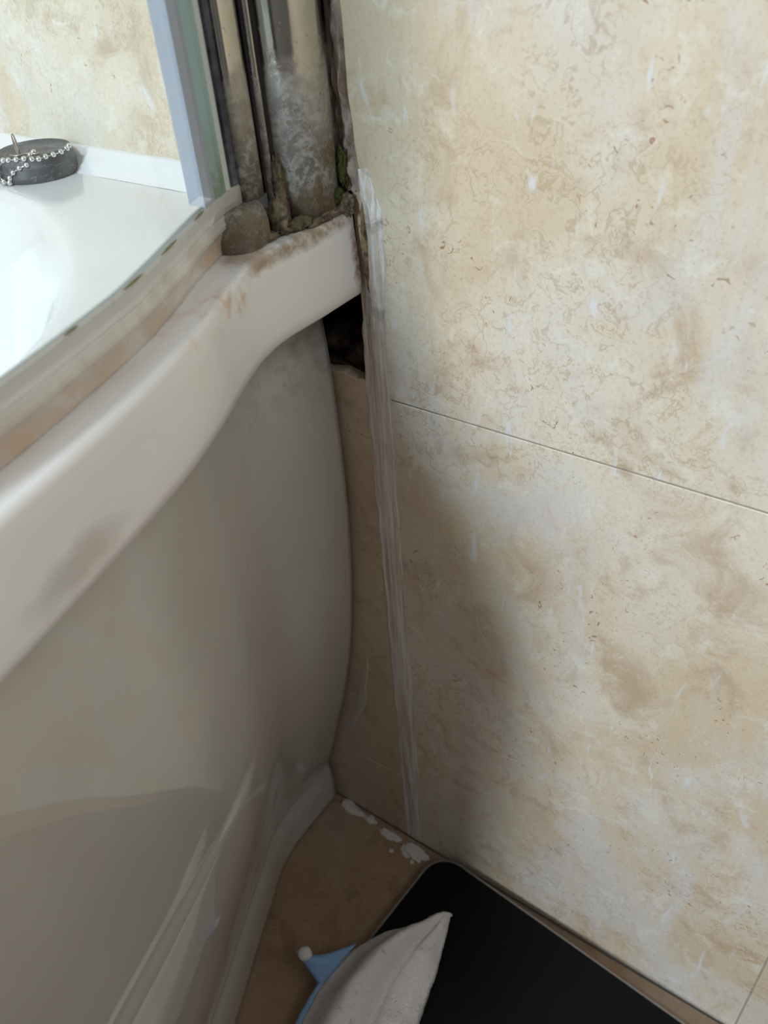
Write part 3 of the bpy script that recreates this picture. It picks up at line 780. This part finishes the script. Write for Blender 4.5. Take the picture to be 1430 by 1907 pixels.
# wire loop standing in the middle, with a bent hook
base = Vector((-0.0385, 0.1985, 0.5525)) - O
tube('wire_loop', [base + Vector((0.0008 * math.cos(t), -0.0006 + 0.0022 * math.cos(t), 0.0048 + 0.0062 * math.sin(t))) for t in [2 * math.pi * i / 20 for i in range(20)]], 0.0007, MAT['wire'], pl, 8, True)
tube('wire_hook', [base + Vector(v) for v in ((-0.002, 0.004, 0.0008), (-0.0035, 0.001, 0.001), (-0.002, -0.003, 0.0012), (0.001, -0.004, 0.0014), (0.003, -0.0065, 0.0014), (0.0040, -0.0095, 0.0012), (0.006, -0.011, 0.0012))], 0.0006, MAT['wire'], pl)
chain = [(-0.0141, 0.1866, 0.5530), (-0.0176, 0.1843, 0.5526), (-0.0228, 0.1828, 0.5523), (-0.0279, 0.1828, 0.5522), (-0.0322, 0.1837, 0.5522), (-0.0358, 0.1851, 0.5518), (-0.0385, 0.1872, 0.5522),
         (-0.0414, 0.1890, 0.5499), (-0.0441, 0.1922, 0.5487), (-0.0463, 0.1957, 0.5466), (-0.0477, 0.1982, 0.5438), (-0.0485, 0.1985, 0.5416), (-0.0495, 0.2021, 0.5420), (-0.0490, 0.2062, 0.5447),
         (-0.0482, 0.2060, 0.5481), (-0.0464, 0.2013, 0.5522), (-0.0457, 0.1975, 0.5526), (-0.0438, 0.1932, 0.5528), (-0.0415, 0.1896, 0.5530), (-0.0365, 0.1905, 0.5535), (-0.0325, 0.1930, 0.5537)]
chain2 = [(-0.0500, 0.2100, 0.5440), (-0.0510, 0.2135, 0.5425), (-0.0520, 0.2175, 0.5416), (-0.0515, 0.2215, 0.5416), (-0.0500, 0.2250, 0.5416), (-0.0475, 0.2280, 0.5416), (-0.0440, 0.2300, 0.5416)]
cord = tube('chain', [Vector(p) - O for p in chain[::-1] + chain2][::-1] if False else [Vector(p) - O for p in chain], 0.00035, MAT['bead'], pl, 6)
bm = bmesh.new(); bmesh.ops.create_icosphere(bm, subdivisions=3, radius=0.00155)
me = bpy.data.meshes.new('bead'); bm.to_mesh(me); bm.free(); me.materials.append(MAT['bead'])
for p_ in me.polygons: p_.use_smooth = True
for p in chain + chain2:
    b = bpy.data.objects.new('bead', me); C.objects.link(b); b.parent = cord; b.location = Vector(p) - O

# ------------------------------------------------------------------ slab on the floor
sl = empty('flat_slab'); tag(sl, 'smooth flat black slab with a rounded corner lying on the tiled floor', 'slab')
ang = math.radians(4.6)
ax = Vector((-math.cos(ang), math.sin(ang), 0)); ay = Vector((-math.sin(ang), -math.cos(ang), 0))   # away from wall, along wall
cor = Vector((-0.0035, -0.0305, 0))
def slab_poly(w, l, r, inset):
    pts = []
    for cx, cy, a0 in ((r, r, 180), (w - r, r, 270), (w - r, l - r, 0), (r, l - r, 90)):
        for i in range(9):
            a = math.radians(a0 + 90 * i / 8); rr = r - inset
            q = cor + ax * (cx + rr * math.cos(a)) + ay * (cy + rr * math.sin(a)); pts.append((q.x, q.y))
    return pts
prism('top_plate', slab_poly(0.30, 0.30, 0.022, 0.0016), 0.0085, 0.0145, MAT['slab'], sl, bevel=0.0008)
prism('edge_band', slab_poly(0.30, 0.30, 0.022, 0.0), 0.0030, 0.0139, MAT['slab_edge'], sl)
for u, v in ((0.04, 0.04), (0.26, 0.04), (0.04, 0.26), (0.26, 0.26)):
    q = cor + ax * u + ay * v
    prism('foot', arc(q.x, q.y, 0.012, 0.012, 0, 340, 17), 0.0, 0.0031, MAT['slab_foot'], sl)

# ------------------------------------------------------------------ cloth
cl = empty('cleaning_cloth'); tag(cl, 'crumpled white terry cloth with a blue hem lying over the black slab', 'cloth')
Lft = [(-0.0575, -0.0585, 0.0240), (-0.0735, -0.0490, 0.0235), (-0.0868, -0.0359, 0.0230), (-0.0994, -0.0272, 0.0220), (-0.1179, -0.0179, 0.0210), (-0.1358, -0.0161, 0.0200),
       (-0.1523, -0.0163, 0.0195), (-0.1730, -0.0188, 0.0190), (-0.2037, -0.0264, 0.0190), (-0.2413, -0.0355, 0.0190)]
Rgt = [(-0.0510, -0.0700, 0.0250), (-0.0621, -0.0739, 0.0230), (-0.0763, -0.0777, 0.0200), (-0.0906, -0.0819, 0.0185), (-0.1035, -0.0843, 0.0180), (-0.1143, -0.0866, 0.0175),
       (-0.1252, -0.0891, 0.0175), (-0.1451, -0.0954, 0.0175), (-0.1726, -0.1049, 0.0175), (-0.2068, -0.1157, 0.0175)]
def along(tab, t):
    t = t * (len(tab) - 1); i = min(int(t), len(tab) - 2); q = t - i
    P = [Vector(tab[max(0, min(len(tab) - 1, i + k))]) for k in (-1, 0, 1, 2)]
    return 0.5 * ((2 * P[1]) + (-P[0] + P[2]) * q + (2 * P[0] - 5 * P[1] + 4 * P[2] - P[3]) * q * q + (-P[0] + 3 * P[1] - 3 * P[2] + P[3]) * q ** 3)
nv, nu, nb = 84, 56, 12
V = []
def fuzz(p):
    return Vector((0.0005 * nz(p.x, p.y, p.z, 420), 0.0005 * nz(p.x + 3, p.y, p.z, 420), 0.0013 * nz(p.x, p.y, 2, 75) + 0.0006 * nz(p.x, p.y, 3, 520)))
for i in range(nv):
    t = max(0.0, (i - 6) / (nv - 7))
    a, b = along(Lft, t), along(Rgt, t)
    if i < 6:                                              # rounded tip
        k = math.sin(math.radians(90 * i / 6)); mid = (a + b) / 2
        ahead = Vector((0.0058, -0.0030, -0.002)) * (1 - math.cos(math.radians(90 * (1 - i / 6))) if False else math.cos(math.radians(90 * i / 6)))
        a = mid.lerp(a, k) + ahead; b = mid.lerp(b, k) + ahead
    else: k = 1.0
    w = min(1.0, t / 0.30)
    for j in range(nu):                                    # the upper face
        u = j / (nu - 1)
        p = a.lerp(b, u)
        dome = max(0.0, math.sin(math.pi * u)) ** 0.55
        ridge = 0.0070 + 0.0090 * w
        ridge += 0.0190 * w * math.exp(-((u - 0.40 - 0.05 * math.sin(5 * t)) / 0.20) ** 2)
        ridge += 0.0070 * w * math.exp(-((u - 0.86) / 0.10) ** 2)
        ridge -= 0.0095 * w * math.exp(-((u - 0.66 + 0.08 * t) / 0.06) ** 2)
        ridge += 0.0030 * w * math.sin(9 * u + 7 * t)
        p.z += ridge * dome * k
        V.append(p + fuzz(p) * (0.3 + 0.7 * k))
    for j in range(1, nb - 1):                             # the underside
        u = 1 - j / (nb - 1)
        p = a.lerp(b, u); p.z -= 0.0028 * math.sin(math.pi * u) ** 0.5 * k
        V.append(p)
mrow = nu + nb - 2
F = grid_faces(nv, mrow, True) + [tuple(range(mrow)), tuple(range((nv - 1) * mrow, nv * mrow))]
terry = obj('terry_sheet', V, F, MAT['terry'], cl)
# blue bound edge: a flattened ribbon along the left side
V = []
for i in range(46):
    t = 0.42 + 0.58 * i / 45
    p = along(Lft, t); q = (p - along(Rgt, t)); q.z = 0; q.normalize()
    for d, z in ((-0.0012, 0.0022), (0.0012, 0.0026), (0.0034, 0.0012), (0.0040, -0.0012), (0.0026, -0.0030), (0.0, -0.0034)):
        V.append(p + q * (d + 0.0004 * nz(t, 1, 0, 60)) + Vector((0, 0, z)))
obj('hem', V, grid_faces(46, 6, True) + [tuple(range(6)), tuple(range(45 * 6, 46 * 6))], MAT['blue'], cl)
# the folded-back corner that shows the blue backing
A, B, D = Vector((-0.1090, -0.0240, 0.0335)), Vector((-0.1372, 0.0108, 0.0300)), Vector((-0.1440, -0.0155, 0.0200))
V = []
for i in range(17):
    for j in range(11):
        s_, t = i / 16, j / 10
        p = A.lerp(D, t).lerp(B, s_)
        p += (D - A) * 0.16 * math.sin(math.pi * s_) * (1 - t)              # sagging upper edge
        p.z += 0.0045 * math.sin(math.pi * s_) * math.sin(math.pi * t) - 0.0020 * math.sin(math.pi * s_) * (1 - t)
        p.z += 0.0006 * nz(p.x, p.y, 1, 200)
        V.append(p)
fl = obj('folded_corner', V, grid_faces(17, 11), MAT['blue'], cl)
so = fl.modifiers.new('thick', 'SOLIDIFY'); so.thickness = 0.0022; so.offset = 0.0
# the white face curling over at its tip
V = []
for i in range(11):
    s_ = i / 10
    c0 = Vector((-0.1362, 0.0098, 0.0312)).lerp(Vector((-0.1346, -0.0008, 0.0318)), s_)
    r = 0.0042 * math.sin(math.pi * (0.12 + 0.80 * s_)) + 0.0004
    for k in range(12):
        an = 2 * math.pi * k / 12
        V.append(c0 + Vector((r * 1.15 * math.cos(an), 0.2 * r * math.cos(an), r * 0.8 * math.sin(an))) + Vector((0.0003 * nz(s_, k, 1, 5), 0, 0)))
obj('corner_curl', V, grid_faces(11, 12, True) + [tuple(range(12)), tuple(range(120, 132))], MAT['terry'], cl)
